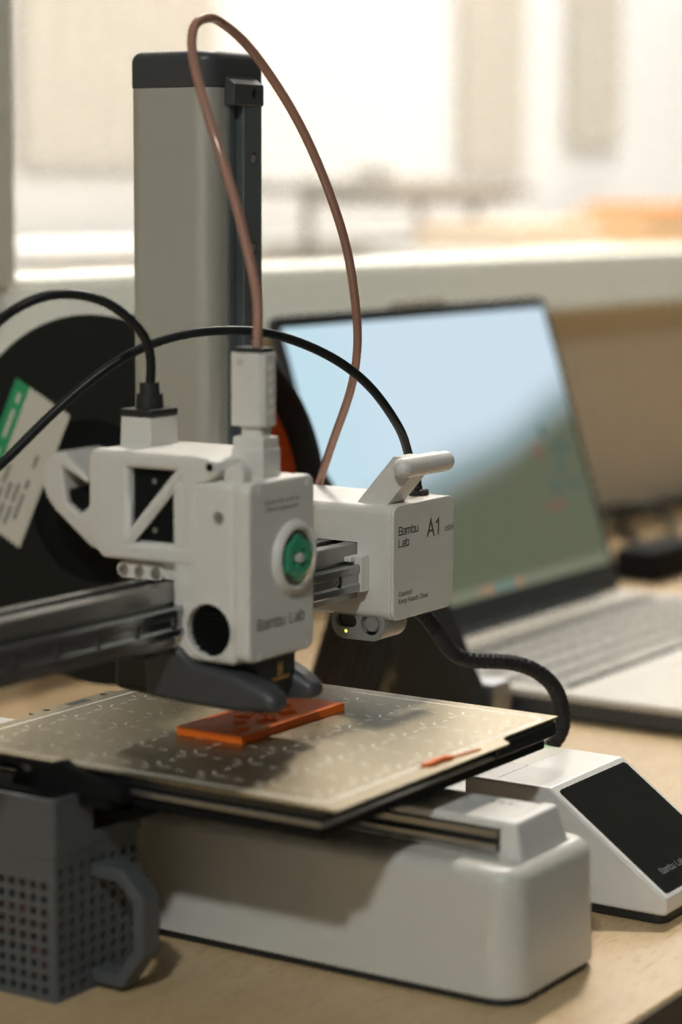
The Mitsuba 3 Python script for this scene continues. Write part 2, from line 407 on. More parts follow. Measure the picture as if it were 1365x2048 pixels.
# heated bed
obj(PR + '__heat_bed', join(rbox(2.5, 181.5, 49.6, 228, 81.6, 85.6, .5)), M['black_plastic'])
obj(PR + '__heat_bed__frame', join(rbox(2.0, 182.2, 50.2, 227.5, 77.8, 80.2, .7)), M['aluminium'])
obj(PR + '__heat_bed__spacer', rbox(6, 178, 54, 224, 80.0, 81.8, .3), M['black_matte'])
obj(PR + '__heat_bed__skirt', rbox(5, 179, 52.5, 225, 72.6, 77.9, 1.2), M['black_matte'])
obj(PR + '__heat_bed__tray', hulls([(x, y, z, 1.0) for x, y, z in ((9, 56, 74), (175, 56, 74), (9, 221, 74), (175, 221, 74), (40, 78, 69.4), (150, 78, 69.4), (40, 200, 69.4), (150, 200, 69.4))]), M['black_matte'])
obj(PR + '__heat_bed__carriage', rbox(72, 130, 96, 182, 67.7, 72, .6), M['black_matte'])
obj(PR + '__heat_bed__bumper', rbox(130, 181, 48.3, 50.4, 78.4, 84.8, .8), M['black_gloss'])

# ------------------------------------------------------------------ column
cp = rrect(190, 236.6, 236.5, 285.8, 9.5)
obj(PR + '__column', layers(cp, [(50, 0), (355.2, 0)]), M['column_paint'], 40)
capo = rrect(189.6, 237.0, 236, 286.2, 9.8)
obj(PR + '__column__cap', layers(capo, [(355.4, .3), (356, 0)] + [(367 + 5 * math.sin(a), 5 * (1 - math.cos(a))) for a in np.linspace(0, math.pi / 2, 7)]), M['grey_plastic'], 40)
rc = hulls([(x, y, z, .8) for x, y, z in ((202, 231.4, 348), (224, 231.4, 348), (202, 237, 348), (224, 237, 348), (202, 231.4, 356.4), (224, 231.4, 356.4), (202, 237, 360.4), (224, 237, 360.4))])
rc = rc - cyl((217.0, 229, 352.9), (217.0, 231.8, 352.9), 2.3)
obj(PR + '__column__rail_clamp', rc, M['grey_plastic'])
obj(PR + '__column__clamp_screw', socket_screw((217.0, 231.9, 352.9), (0, -1, 0), 1.9, .8), M['black_gloss'])
obj(PR + '__column__groove', join(rbox(203.2, 207.4, 235.2, 240, 50, 348, .5), rbox(207.8, 209.6, 236.2, 240, 50, 348, .2)), M['dark_steel'])
zr = rbox(209.8, 224.6, 231.6, 238, 50, 348, .8)
for z in (322.9, 281.8, 241.6, 200.8, 160):
    zr = zr - cyl((217.6, 231, z), (217.6, 233.0, z), 2.9, 2.9)
obj(PR + '__column__rail', zr, M['dark_steel'])
for z in (322.9, 281.8, 241.6, 200.8, 160):
    obj(PR + '__column__screw', socket_screw((217.6, 232.8, z), (0, -1, 0), 2.4, 1.0), M['screw_steel'])

# ------------------------------------------------------------------ arm: beam, rail, motor box
bpoly = Polygon([(152.4, 127.8), (152.4, 131), (153.8, 131.6), (153.8, 144.6), (152.4, 145.2), (152.4, 152.0), (153, 152.5), (158.4, 152.5), (158.4, 150.2), (166.4, 150.2), (166.4, 152.5), (171, 152.5), (171.4, 152), (171.4, 127.8)])
obj(PR + '__arm_beam', extr(bpoly, 'x', -95, 190), M['aluminium'], False)
obj(PR + '__arm_beam__end_cap', rbox(-101, -95, 150, 173, 125.5, 154, 1.5), M['grey_plastic'])
obj(PR + '__arm_beam__belt', rbox(-95, 190, 160, 165, 150.4, 151.2, .2), M['black_rubber'])
rp = Polygon([(146.4, 132.6), (146.4, 135.2), (147.2, 136.2), (147.2, 139.6), (146.4, 140.6), (146.4, 143.4), (147.0, 144.2), (153.9, 144.2), (153.9, 131.9), (147.0, 131.9)])
xr = extr(rp, 'x', -95, 178.2)
xs_pos = [162.5 - 24.0 * i for i in range(11)]
for x in xs_pos:
    xr = xr - cyl((x, 145, 138.0), (x, 149.5, 138.0), 2.7)
obj(PR + '__arm_rail', xr, M['steel'], False)
for x in xs_pos:
    obj(PR + '__arm_rail__screw', socket_screw((x, 149.4, 138.0), (0, -1, 0), 2.1, 1.1), M['screw_steel'])
obj(PR + '__rail_stop', join(rbox(178.3, 184.8, 145.6, 154, 131.4, 147.4, .5), rbox(174.5, 184.8, 149, 154, 145.2, 147.4, .4)), M['white_plastic'])

face = rrect(184.9, 237.0, 118.5, 170, 4.2)
mb = extr(face, 'y', 134.8, 214, 1.0) - cube(180, 200, 152.2, 173.6, 127.4, 152.7)
obj(PR + '__motor_box', mb, M['white_plastic'], 40)
fp = extr(rrect(184.7, 237.3, 118.3, 170.2, 4.6), 'y', 133, 134.9, .7)
obj(PR + '__motor_box__face_plate', fp, M['white_plastic'], 40)
obj(PR + '__motor_box__shadow_gap', extr(rrect(185.6, 236.4, 119.2, 169.3, 4.2), 'y', 134.0, 135.6), M['black_matte'])
EX, EZ = (1, 0, 0), (0, 0, 1)
def on_face(key, m, x, y, z, mat='print_dark'):
    obj(key, place(m, (x, y, z), EX, EZ), M[mat], False)
on_face(PR + '__motor_box__lettering', join(squared_text('Bambu', 3.9), squared_text('Lab', 3.9).apply_translation([0, -5.4, 0])), 189.2, 132.98, 156.6)
a1 = unary_union([LineString([(0, 0), (2.9, 7.4), (5.8, 0)]).buffer(.5, cap_style=2, join_style=2), LineString([(1.2, 2.6), (4.6, 2.6)]).buffer(.45, cap_style=2),
                  LineString([(7.2, 5.6), (9.6, 7.2), (9.6, 0)]).buffer(.5, cap_style=2, join_style=2)])
on_face(PR + '__motor_box__lettering', extr(a1, 'z', 0, .12), 213.8, 132.98, 153.2)
mini = sbox(0, 0, 6.2, 3.1) - unary_union([sbox(.45 + q, .5, .9 + q, 2.6) for q in (0,)])
on_face(PR + '__motor_box__lettering', join(plain_text('mini', 2.9, .12, True)), 229.0, 132.98, 154.1, 'print_grey')
on_face(PR + '__motor_box__lettering', join(plain_text('Caution!', 2.2, .1), plain_text('Keep Hands Clear', 2.2, .1).apply_translation([0, -3.3, 0])), 189.2, 132.98, 129.1)
# handle on the box
hp = Polygon([(157.0, 169), (140.4, 169), (127.6, 184.0), (128.0, 191.6), (137.0, 191.8)])
obj(PR + '__handle', extr(hp.buffer(-.8).buffer(.8), 'x', 190.5, 204.5, .6), M['white_plastic'], 40)
obj(PR + '__handle__grip', join(capsule((187.5, 129.8, 187.4), (223, 129.8, 187.2), 4.7), rbox(192, 222, 129, 135, 186.5, 191.6, 1.6)), M['white_gloss'], 40)
obj(PR + '__cable_grommet', join(lathe([(0, 0), (5.4, 0), (5.4, 2.6), (4.6, 3.2), (2.4, 3.2), (2.4, 4.6), (0, 4.6)], (228.5, 147.5, 169.6), (0, 0, 1))), M['black_plastic'])
# bed sensor eye under the box
sp = LineString([(146, 115.6), (159.5, 115.6)]).buffer(7.6, quad_segs=12)
sens = extr(sp, 'x', 186.2, 206, .8)
sens = sens - extr(LineString([(156.2, 116.3), (161.6, 116.3)]).buffer(2.9), 'x', 185, 189.4) - extr(Point(146, 115.8).buffer(5.0), 'x', 185, 189.4)
obj(PR + '__bed_sensor', sens, M['sensor_grey'], 40)
obj(PR + '__bed_sensor__lens', extr(LineString([(156.2, 116.3), (161.6, 116.3)]).buffer(2.8), 'x', 188.6, 189.4, .3), M['black_gloss'])
obj(PR + '__bed_sensor__lens', lathe([(0, 2.2), (3.4, 2.0), (4.8, 0), (0, 0)], (189.4, 146, 115.8), (-1, 0, 0)), M['sensor_grey'])
obj(PR + '__bed_sensor__arch', extr(Point(146, 115.8).buffer(4.9) - sbox(140, 111.8, 152, 119.2), 'x', 187.4, 188.4), M['black_matte'])
led = trimesh.creation.icosphere(2, 0.8); led.apply_translation([186.4, 158.8, 111.6])
obj(PR + '__status_led', led, M['white_plastic'], True, emitter=lit((2.2, 2.3, .12)))

# ------------------------------------------------------------------ tool head
H = PR + '__tool_head'
shell = rbox(48, 94, 121.6, 153, 122, 195, 3.2)
shell = shell - cyl((47, 134.3, 135.4), (58, 134.3, 135.4), 10.6, n=48) - cube(47, 48.35, 143.0, 143.7, 153, 167.5) - cube(47, 48.12, 119, 143.2, 152.4, 152.75) - cube(47, 48.12, 143.1, 143.4, 167, 196) \
    - cyl((47, 129.4, 180.7), (49.2, 129.4, 180.7), 2.6)
obj(H, shell, M['white_plastic'], 40)
obj(H + '__screw', socket_screw((49.2, 129.4, 180.7), (-1, 0, 0), 2.1, .9), M['screw_steel'])
ring = Point(134.3, 135.4).buffer(11.9, quad_segs=16) - Point(134.3, 135.4).buffer(10.7, quad_segs=16)
obj(H + '__fan_rim', extr(ring, 'x', 47.6, 49.6, .4), M['white_plastic'], 40)
obj(H + '__fan', join(extr(Point(134.3, 135.4).buffer(10.5, quad_segs=16), 'x', 52, 54), extr(unary_union([LineString([(124, 125 + 2.1 * i), (145, 125 + 2.1 * i)]).buffer(.3) for i in range(11)]).intersection(Point(134.3, 135.4).buffer(10.4)), 'x', 50.2, 51.0)), M['black_matte'], False)
# front cover with its corner notches
cov = extr(rrect(47.8, 94.2, 123.6, 195.2, 4.4), 'y', 114.6, 122.2, 1.5)
for x, z in ((54.2, 191.6), (87.8, 191.6), (54.2, 127.2), (87.8, 127.2)):
    cov = cov - capsule((x, 113.9, z), (x, 113.9, z + (3 if z > 150 else -3)), 1.25, 12)
obj(H + '__front_cover', cov, M['white_plastic'], 40)
dc = (79.2, 162.6)
dome = lathe([(15.6, 0), (14.6, 1.5), (13.2, 2.5), (12.4, 2.8), (11.6, 2.4), (11.2, .8), (11.2, -3.0), (15.6, -3.0), (15.6, 0)], (dc[0], 114.7, dc[1]), (0, -1, 0), 56)
obj(H + '__dome_bezel', dome, M['white_plastic'], 50)
obj(H + '__dome_seat', lathe([(0, .4), (11.1, .4), (11.1, -.5), (0, -.5)], (dc[0], 114.4, dc[1]), (0, -1, 0), 40), M['black_gloss'])
hexo = Polygon([(8.4 * math.cos(math.radians(60 * i + 30)), 8.4 * math.sin(math.radians(60 * i + 30))) for i in range(6)])
hexi = Polygon([(4.9 * math.cos(math.radians(60 * i + 30)), 4.9 * math.sin(math.radians(60 * i + 30))) for i in range(6)])
insert = unary_union([hexo.buffer(1) - hexi, sbox(-1.3, -8, 1.3, 8)]) - Point(0, 0).buffer(2.2)
obj(H + '__dome_insert', place(extr(insert, 'z', 0, 2.6, .3), (dc[0], 114.4, dc[1]), EX, EZ), M['green_plastic'])
obj(H + '__dome_hub', lathe([(0, 3.4), (1.6, 3.2), (2.0, 2.6), (2.0, 0), (0, 0)], (dc[0], 113.8, dc[1]), (0, -1, 0)), M['label_paper'])
obj(H + '__dome_lens', lathe([(0, 5.2), (3, 5.0), (6, 4.3), (8.6, 3.0), (10.6, 1.2), (11.1, .3)], (dc[0], 112.9, dc[1]), (0, -1, 0), 48), M['clear_plastic'], True)
on_face(H + '__lettering', squared_text('Bambu Lab', 4.6), 53.8, 114.56, 136.2)
on_face(H + '__lettering', join(plain_text('Remove this cover for', 1.75, .1), plain_text('hotend replacement', 1.75, .1).apply_translation([1.3, -2.9, 0])), 58.2, 114.56, 185.8, 'print_grey')
# open frame over the beam
fo = Polygon([(139.5, 160), (188, 160), (194.8, 166.8), (194.8, 201), (192, 204.6), (139.5, 204.6)]).buffer(-4, join_style=1).buffer(4, quad_segs=8)
win = Polygon([(146.6, 168.6), (173.8, 168.2), (173.8, 197.2), (146.6, 197.4)])
fl = extr(fo - win.buffer(.5), 'x', 47.6, 56, 2.2, 14)
body = rbox(52, 96, 138, 194.6, 160.2, 204.4, 4) - cube(46, 72, 146.2, 174.2, 168.2, 197.6)
frame = fl + body + capsule((50.2, 175.6, 167.6), (50.2, 147.6, 198.0), 2.7)
frame = frame - cube(46, 47.75, 189.6, 189.85, 168, 201) - cube(46, 47.75, 176, 189.8, 167.4, 167.65)
obj(H + '__frame', frame, M['white_plastic'], 40)
obj(H + '__motor', join(rbox(52.2, 76, 144.8, 175.4, 167.0, 198.6, .3), cyl((52.6, 160, 183), (51.8, 160, 183), 8)), M['black_matte'])
for z in (192.6, 172.8):
    obj(H + '__motor_screw', socket_screw((52.3, 163.5, z), (-1, 0, 0), 1.2, .8), M['screw_steel'])
# rounded front shoulder, its cable port and the release knob
sh = hulls([(56, 138, 200.4, 4), (90, 138, 200.4, 4), (56, 138, 185, 4), (90, 138, 185, 4), (56, 134.0, 198.6, 3.5), (90, 134, 198.6, 3.5)])
obj(H + '__shoulder', extr(Polygon([(147, 204.6), (140, 204.5), (134.5, 203.9), (131.2, 202.4), (130.0, 199.6), (131.0, 197.0), (136, 194.0), (147, 193)]).buffer(-1).buffer(1), 'x', 48.0, 93, .9), M['white_plastic'], 45)
obj(H + '__port', lathe([(2.7, 0), (2.4, .5), (1.75, .5), (1.6, -1), (2.7, -1), (2.7, 0)], (48.0, 133.2, 200.6), (-1, 0, 0)), M['white_plastic'])
obj(H + '__port_hole', lathe([(0, .42), (1.75, .42), (1.75, -1), (0, -1)], (48.0, 133.2, 200.6), (-1, 0, 0)), M['black_matte'])
kn = extr(Point(124.6, 197.2).buffer(4.9, quad_segs=14).intersection(sbox(110, 193, 140, 204)), 'x', 51.5, 57.5, .6)
obj(H + '__knob', kn, M['white_plastic'], 40)
# filament inlet tower
obj(H + '__inlet_base', join(rbox(67.8, 80.2, 121.6, 137.5, 192, 206.6, .8), rbox(68.4, 79.6, 122.2, 137, 206.2, 211, .6)), M['white_plastic'])
obj(H + '__inlet_neck', rbox(70.3, 78.4, 124.6, 134.5, 210, 216, 1.2), M['white_plastic'])
ic = Polygon([(68.0, 137.6), (68.0, 124.6), (70.2, 122.2), (77.4, 122.2), (78.6, 123.6), (78.6, 137.6)]).buffer(-.5).buffer(.5)
obj(H + '__connector', extr(ic, 'z', 215.2, 244.6, .5), M['white_plastic'])
obj(H + '__connector_latch', extr(rrect(0, 4.6, 0, 25, .8), 'x', 0, .5).translate([78.2, 127.5, 217.5]), M['white_plastic'])
obj(H + '__connector_mark', join(cube(67.85, 68.05, 131.8, 134.4, 241.2, 241.5), cube(67.85, 68.05, 131.8, 134.2, 240.1, 240.4)), M['print_dark'])
for z in (238.5, 234, 229.5, 225, 220.5):
    obj(H + '__connector_rib', rbox(73.2, 76.2, 121.7, 122.6, z - 1.2, z + 1.2, .4), M['white_plastic'])
obj(H + '__connector_collar', rbox(68.9, 78.0, 123.2, 136.8, 244.3, 246.6, .5), M['black_plastic'])
# cable tower on the frame
tw = hulls([(x, y, z, .8) for x, y, z in ((68.4, 178.4, 203), (86, 178.4, 203), (68.4, 193, 203), (86, 193, 203), (68.6, 178.8, 215.4), (85.6, 178.8, 215.4), (68.6, 192.6, 215.4), (85.6, 192.6, 215.4))])
obj(H + '__cable_tower', tw, M['white_plastic'])
obj(H + '__cable_gland', join(rbox(67.4, 86.6, 177.6, 193.8, 216.0, 219.2, .8), cyl((77, 185.3, 219), (77, 185.3, 225.2), 5.9, 5.6), cyl((77, 185.3, 225), (77, 185.3, 229.8), 4.3, 4.1)), M['black_plastic'], 40)
# belt clamp with its three screws
bc = LineString([(162.6, 155.6), (179.8, 155.5)]).buffer(3.4)
obj(H + '__belt_clamp', join(extr(bc, 'x', 51.6, 58, .4), rbox(52.4, 70, 145, 162, 153, 160.5, .6)), M['white_plastic'], 40)
for y in (179.4, 171.4, 163.0):
    obj(H + '__belt_clamp_screw', socket_screw((51.9, y, 155.5), (-1, 0, 0), 2.4, 1.2), M['screw_steel'])
obj(H + '__belt_hook', rbox(54, 66, 166, 174, 150.6, 153.5, .5), M['grey_plastic'])
# carriage plate behind, cooling ducts, hot end
obj(H + '__carriage', rbox(52, 92, 144, 150, 124, 160, 1), M['black_plastic'])
obj(H + '__blower', hulls([(x, y, z, 4) for x, y, z in ((51, 178.5, 110.2), (51, 160, 109), (51, 178.5, 118), (51, 160, 119), (82, 178.5, 110.2), (82, 160, 109), (82, 178.5, 118), (82, 160, 119))]), M['black_plastic'], 40)
def duct(x0, x1, tip, k):
    pieces = [hulls([(x0 + 2, 148.8, 125.0, 2.6), (x1 - 2, 148.8, 125.0, 2.6), (x0 + 2, 164, 119, 2.0), (x1 - 2, 164, 119, 2.0), (x0 + 2, 142.5, 119, 2.6), (x1 - 2, 142.5, 119, 2.6), (x0 + 2, 162, 108.4, 2.6), (x1 - 2, 162, 108.4, 2.6), (x0 + 2, 142, 107.6, 2.6), (x1 - 2, 142, 107.6, 2.6)]),
              hulls([(x0 + 2, 142.5, 119, 2.6), (x1 - 2, 142.5, 119, 2.6), (x0 + 2, 142, 107.6, 2.6), (x1 - 2, 142, 107.6, 2.6),
                     (x0 + 3, 121, 115.4, 3.2), (x1 - 3, 121, 115.4, 3.2), (x0 + 3, 121, 107.4, 3.2), (x1 - 3, 121, 107.4, 3.2)]),
              hulls([(x0 + 3, 121, 115.4, 3.2), (x1 - 3, 121, 115.4, 3.2), (x0 + 3, 121, 107.4, 3.2), (x1 - 3, 121, 107.4, 3.2),
                     (x0 + 4.4, tip + 8, 112.0, 3.6), (x1 - 4, tip + 8, 112.0, 3.6), (x0 + 5.0, tip + 4.6, 109.2, 4.2), (x1 - 5, tip + 4.6, 109.2, 4.2)])]
    return Manifold.batch_boolean(pieces, m3.OpType.Add)
obj(H + '__duct', duct(46, 60, 101.5, 1) - cyl((40, 149.6, 125), (52, 149.6, 125), 1.5), M['duct_grey'], 50)
obj(H + '__duct', duct(82, 95, 105.5, 1).translate([0, 2.5, -1.4]), M['duct_grey'], 50)
hot = hulls([(x, y, z, 1) for x, y, z in ((60, 118.5, 124), (84, 118.5, 124), (60, 138, 124), (84, 138, 124), (60, 118.5, 109.5), (84, 118.5, 109.5), (62, 138, 104), (80, 138, 104), (64, 121, 103.5), (80, 121, 103.5))])
obj(H + '__hot_end', hot, M['black_plastic'])
obj(H + '__hot_end_nozzle', lathe([(0, 0), (.5, 0), (3.2, 4), (3.2, 6), (4.4, 6), (4.4, 9), (0, 9)], (72, 130, 99.6), (0, 0, 1)), M['brass'])
icon = unary_union([LineString([(q, 0), (q + .5, 1.2), (q - .2, 2.2), (q + .3, 3.6)]).buffer(.22) for q in (0, 1.2, 2.4)] + [sbox(-.6, -1.1, 3.0, -.7)])
on_face(H + '__hot_end_mark', join(extr(icon, 'z', 0, .1), plain_text('CAUTION HOT', 1.25, .1).apply_translation([-4.4, -3.2, 0])), 72.4, 117.48, 116.6, 'print_orange')

# ------------------------------------------------------------------ screen stand at the front of the wing
SS = PR + '__screen_stand'
yz = Polygon([(0.0, 4.2), (0.0, 12.0), (56.5, 52.4), (99, 52.4), (99, 4.2)]).buffer(-2.2).buffer(2.2, quad_segs=6)
obj(SS, extr(yz, 'x', 191, 262, 1.3), M['white_gloss'], 40)
obj(SS + '__foot', layers(rrect(192, 261, 1.6, 98.5, 5), [(0, 1.4), (1, 0), (4.6, 0)]), M['black_rubber'])
sl = np.array([0, 56.5, 40.4]); sl /= np.linalg.norm(sl); nrm = np.cross([1, 0, 0], sl)
o = np.array([191.0, 0.0, 12.0])
glass = extr(rrect(3.4, 67.4, 2.2, 66.5, 2.0), 'z', -.5, .45, .15)
obj(SS + '__glass', place(glass, o + nrm * .02, EX, sl), M['black_gloss'])
obj(SS + '__lettering', place(squared_text('Bambu Lab', 3.2, .1, .11), o + np.array([14.0, 0, 0]) + sl * 10.4 + nrm * .46, EX, sl), M['print_grey'], False)
st = extr(rrect(222, 258.5, 84, 97.4, .6), 'z', 52.35, 52.5)
obj(SS + '__sticker', st, M['label_paper'])
obj(SS + '__sticker_corner', extr(Polygon([(252, 97.5), (262, 97.5), (259, 90.5)]), 'z', 52.38, 52.6), M['pale_green'])
obj(SS + '__seam', cube(194, 250, 84.0, 84.3, 52.36, 52.46), M['print_grey'])
obj(SS + '__bracket', rbox(192, 250, 97, 172, 8, 44, 3), M['white_gloss'])

for k_, l_ in ((PR + '__column', 'tall beige metallic column with a grey cap'), (PR + '__base', 'long rounded white base'), (PR + '__tool_head', 'white tool head with a green round button and open side frame'),
              (SS + '__glass', 'black glass touch screen'), (PR + '__motor_box', 'square white motor box with grey lettering'), (PR + '__handle', 'white handle with a round grip'), (PR + '__arm_beam', 'grey metal arm beam'),
              (H + '__duct', 'dark grey curved cooling duct'), (H + '__dome_insert', 'green hexagonal insert'), (PR + '__status_led', 'small glowing yellow light'), (PR + '__bed_sensor', 'grey oval sensor eye')):
    labels[k_] = {'label': l_}
# ------------------------------------------------------------------ purge wiper
wp = Polygon([(185, 79), (183.5, 84), (180.5, 87), (177, 85), (163.8, 90.4), (158.8, 91.6), (155.5, 89.6), (132.2, 83.4), (131, 79.4)])
obj(PR + '__purge_wiper', join(extr(wp, 'x', -13.5, -9, .5), rbox(-12.5, 4, 138, 152, 75, 82, .6), rbox(2, 70, 138, 152, 67.0, 72, .8)), M['black_matte'])

# ------------------------------------------------------------------ build plate, print
BPK = 'build_plate'
pp = unary_union([sbox(0, 49, 184, 236.5), sbox(0, 41.5, 126, 60), Polygon([(126, 41.5), (129, 42.5), (133, 47.5), (137, 49), (126, 52)]), sbox(18, 230, 30, 243), sbox(62, 230, 118, 240.5)]).buffer(1.2).buffer(-2.0).buffer(.8)
pp = pp - unary_union([Point(36, 238.4).buffer(2.2), Point(71, 237.6).buffer(1.6), Point(110, 237.6).buffer(1.6)])
obj(BPK, extr(pp, 'z', 85.7, 86.4), M['gold_plate'], False)
inner = rrect(5.6, 176.6, 51.6, 230, 6)
lines = [inner.exterior.buffer(.7)]
tick = []
for i in range(8):
    for j in range(7):
        x, y = 16.8 + 24 * i, 57.6 + 26.9 * j
        if x < 172:
            for s in (-1, 1):
                tick.append(LineString([(x + s * 3.0 + s * 3.4, y + 1.9), (x + s * 3.0, y), ]).buffer(.42, cap_style=2))
                tick.append(LineString([(x + 2.3, y + s * 3.2 + s * 3.4), (x + .2, y + s * 2.6)]).buffer(.32, cap_style=2))
            if x + 24 < 176:
                tick.append(LineString([(x + 10, y), (x + 14, y)]).buffer(.32, cap_style=2))
            if y + 26 < 228:
                tick.append(LineString([(x, y + 11.4), (x, y + 15.4)]).buffer(.32, cap_style=2))
lines += [LineString([(x, 51.6), (x, 54)]).buffer(.3) for x in range(20, 172, 24)]
wide = [sbox(64, 44.2, 126, 45.6), sbox(8, 44.4, 40, 45.6)]
mk = unary_union(lines + [t for t in tick if inner.contains(t)])
def flat(poly, z, h):
    return join(*[extr(g, 'z', z, z + h) for g in getattr(poly, 'geoms', [poly])])
obj(BPK + '__marking', flat(mk, 86.38, .06), M['plate_print'], False)
labels[BPK + '__marking'] = {'label': 'thin pale grid dashes and border line', 'kind': 'stuff'}
bars = unary_union([sbox(84 + .62 * i, 234.2, 84 + .62 * i + (.42 if (i * 7) % 3 else .22), 238.8) for i in range(22)])
obj(BPK + '__barcode', flat(bars, 86.38, .05), M['print_dark'], False)
tag(BPK, 'gold textured steel build plate lying on the printer bed', 'build plate')

tp = sbox(64.6, 130.3, 141.2, 163)
obj('printed_tile', extr(tp, 'z', 86.45, 90.0, .15), M['orange_plastic'])
rel = []
r2 = np.random.default_rng(3)
for cx, cy in ((75, 139), (84, 145), (96, 149), (106, 150), (115, 152), (121, 149), (93, 138), (103, 141), (111, 141)):
    pts = [(cx + r2.uniform(-4, 4), cy + r2.uniform(-4, 4)) for _ in range(5)]
    rel.append(LineString(pts).buffer(.75, quad_segs=3))
obj('printed_tile__relief', flat(unary_union(rel), 89.9, 1.3), M['orange_plastic'])
tag('printed_tile', 'flat orange printed tile with raised relief on the gold plate', 'printed part')
pl = join(tube([(72.5, 50.2, 86.7), (84, 48.6, 86.8), (98, 47.4, 86.7), (111, 45.9, 86.6)], .5), tube([(74, 50.6, 86.8), (80, 48.2, 87.2), (86, 48.9, 87.3), (91, 47.2, 87.0)], 1.1), tube([(76, 49.3, 86.9), (83, 49.4, 87.5), (89, 47.4, 87.2)], .9))
obj('purge_line', pl, M['orange_plastic'], True)
tag('purge_line', 'thin orange line of purged plastic on the front tab of the gold plate', 'plastic strip')

# ------------------------------------------------------------------ tubes and cables
tag(obj('filament_tube', tube([(72.8, 128.0, 240.0), (74.0, 128.8, 250.0), (76.6, 130.5, 263.5), (79, 136, 281), (80.6, 145, 306), (82.4, 155.8, 330.4), (85, 164.4, 348.5), (88.5, 170.9, 362.7), (93.3, 174.7, 371.1), (99.1, 176.5, 376.5), (105.7, 176.2, 378.7),
    (117.3, 178.2, 378.1), (130.1, 177.1, 372.2), (143.5, 173.7, 360.2), (157.3, 167.6, 340.6), (169.8, 162.9, 318.3), (180.8, 160.9, 297.8), (191.4, 161.9, 280.1), (200.7, 164.1, 259.7), (209.2, 168.1, 241.2), (216.3, 175.6, 220), (224.2, 188.6, 198.4),
    (236, 206, 172), (262, 232, 140), (310, 262, 112), (400, 284, 96), (430, 292, 92)], 2.0, 14, 10), M['ptfe'], True), 'pinkish brown translucent filament tube arching over the grey column', 'tube')
tag(obj('head_cable', tube([(77, 185.3, 222), (77.6, 185.2, 231), (77.4, 185.0, 240), (74.9, 186.5, 248.9), (70.1, 190.5, 256.1), (63.8, 196.6, 262.5), (56.4, 203.6, 265.7), (49.3, 209.6, 266.3), (41.3, 216.1, 264.2), (33.7, 221.5, 259.7), (28.4, 223.6, 256.2), (21, 227.8, 248.4), (4, 238, 225), (-20, 262, 170), (-28, 300, 90), (-10, 340, 20), (40, 380, 3)], 2.05, 14, 8), M['cable_black'], True),
    'black cable rising from the gland on the white tool head', 'cable')
tag(obj('arm_cable', tube([(120, 420, 4), (60, 400, 10), (10, 340, 60), (8, 280, 130), (20, 250, 165), (33.5, 240.2, 188.6), (42.5, 237.1, 195.2), (53.1, 232.5, 204.6), (63.7, 227.8, 214.3), (77, 219.7, 226.8), (91.5, 209.6, 238.4), (103, 202.5, 244), (115.6, 193.3, 247.7), (128, 183.8, 248.8), (140.2, 174.1, 247.9), (152.9, 167.1, 244.5), (165.5, 159.8, 238.9), (177.9, 152.1, 230.6), (189.9, 147, 220.2), (201.6, 144.5, 208.2), (212.3, 145, 197.5), (222, 147, 185.6), (228.5, 147.5, 176), (228.5, 147.5, 172)], 2.05, 14, 8), M['cable_black'], True),
    'black cable arching from the left edge to the handle of the white motor box', 'cable')
tag(obj('braided_cable', tube([(226, 158, 121), (231, 150, 117), (238.8, 140.9, 103.4), (244.4, 136, 94.1), (253.4, 127.7, 90.2), (262.6, 119.4, 89.2), (272.2, 109.9, 85.2), (279.5, 103, 77.3), (283.8, 99.8, 66), (284.6, 100.5, 54), (280, 108, 43), (262, 125, 30), (240, 150, 26), (215, 185, 40)], 3.6, 32, 30, True, .05), M['braid'], True),
    'thick black braided cable looping out beside the gold plate corner', 'cable')

# ------------------------------------------------------------------ waste bin
BN = 'waste_bin'
x0, x1, y0, y1 = -27.0, 25.4, 152.3, 236.0
low = extr(rrect(x0, x1, y0, y1, 1.6), 'z', 0, 62) - cube(x0 + 2, x1 - 2, y0 + 2, y1 - 2, 2, 70)
holes = []
for i in range(8):
    for j in range(10):
        cx, cz = -22.3 + 6.25 * i, 4.0 + 5.15 * j
        holes.append(cube(cx - 1.55, cx + 1.55, y0 - 1, y0 + 3, cz - 1.55, cz + 1.55))
        if i < 8 and j < 9:
            pass
for i in range(14):
    for j in range(9):
        cy, cz = 157.6 + 5.3 * i, 4.2 + 5.15 * j
        holes.append(cube(x0 - 1, x0 + 3, cy - 1.5, cy + 1.5, cz - 1.55, cz + 1.55))
low = low - Manifold.batch_boolean(holes, m3.OpType.Add)
obj(BN + '__basket', low, M['bin_grey'])
col = extr(rrect(x0 - .5, -2.2, y0 - .5, y1, 2.2), 'z', 56.4, 79.6, .6) - cube(x0 + 1.8, -4.4, y0 + 1.8, y1 - 2, 50, 90)
col = col + (extr(rrect(-8, x1 + .5, y0 - .5, y1, 1.2), 'z', 58.0, 63.0, .4) - cube(-9, x1 - 1.8, y0 + 1.8, y1 - 2, 50, 90))
obj(BN + '__collar', col, M['bin_grey'])
obj(BN + '__interior_shade', join(cube(x0 + 2.2, -4.8, y0 + 22, y1 - 2.2, 50, 74)), M['black_matte'])  # black block standing in for the shade inside the bin
hpoly = LineString([(153.5, 47.4), (139, 47.4), (130, 38.5), (130, 18), (139.5, 5.2), (153.5, 5.2)]).buffer(2.6, cap_style=2, join_style=2)
obj(BN + '__handle', extr(hpoly, 'x', -4.5, 6, .5), M['bin_grey'])
tag(BN, 'grey printed waste bin with square holes and an angular handle beside the printer', 'bin')
scr = []
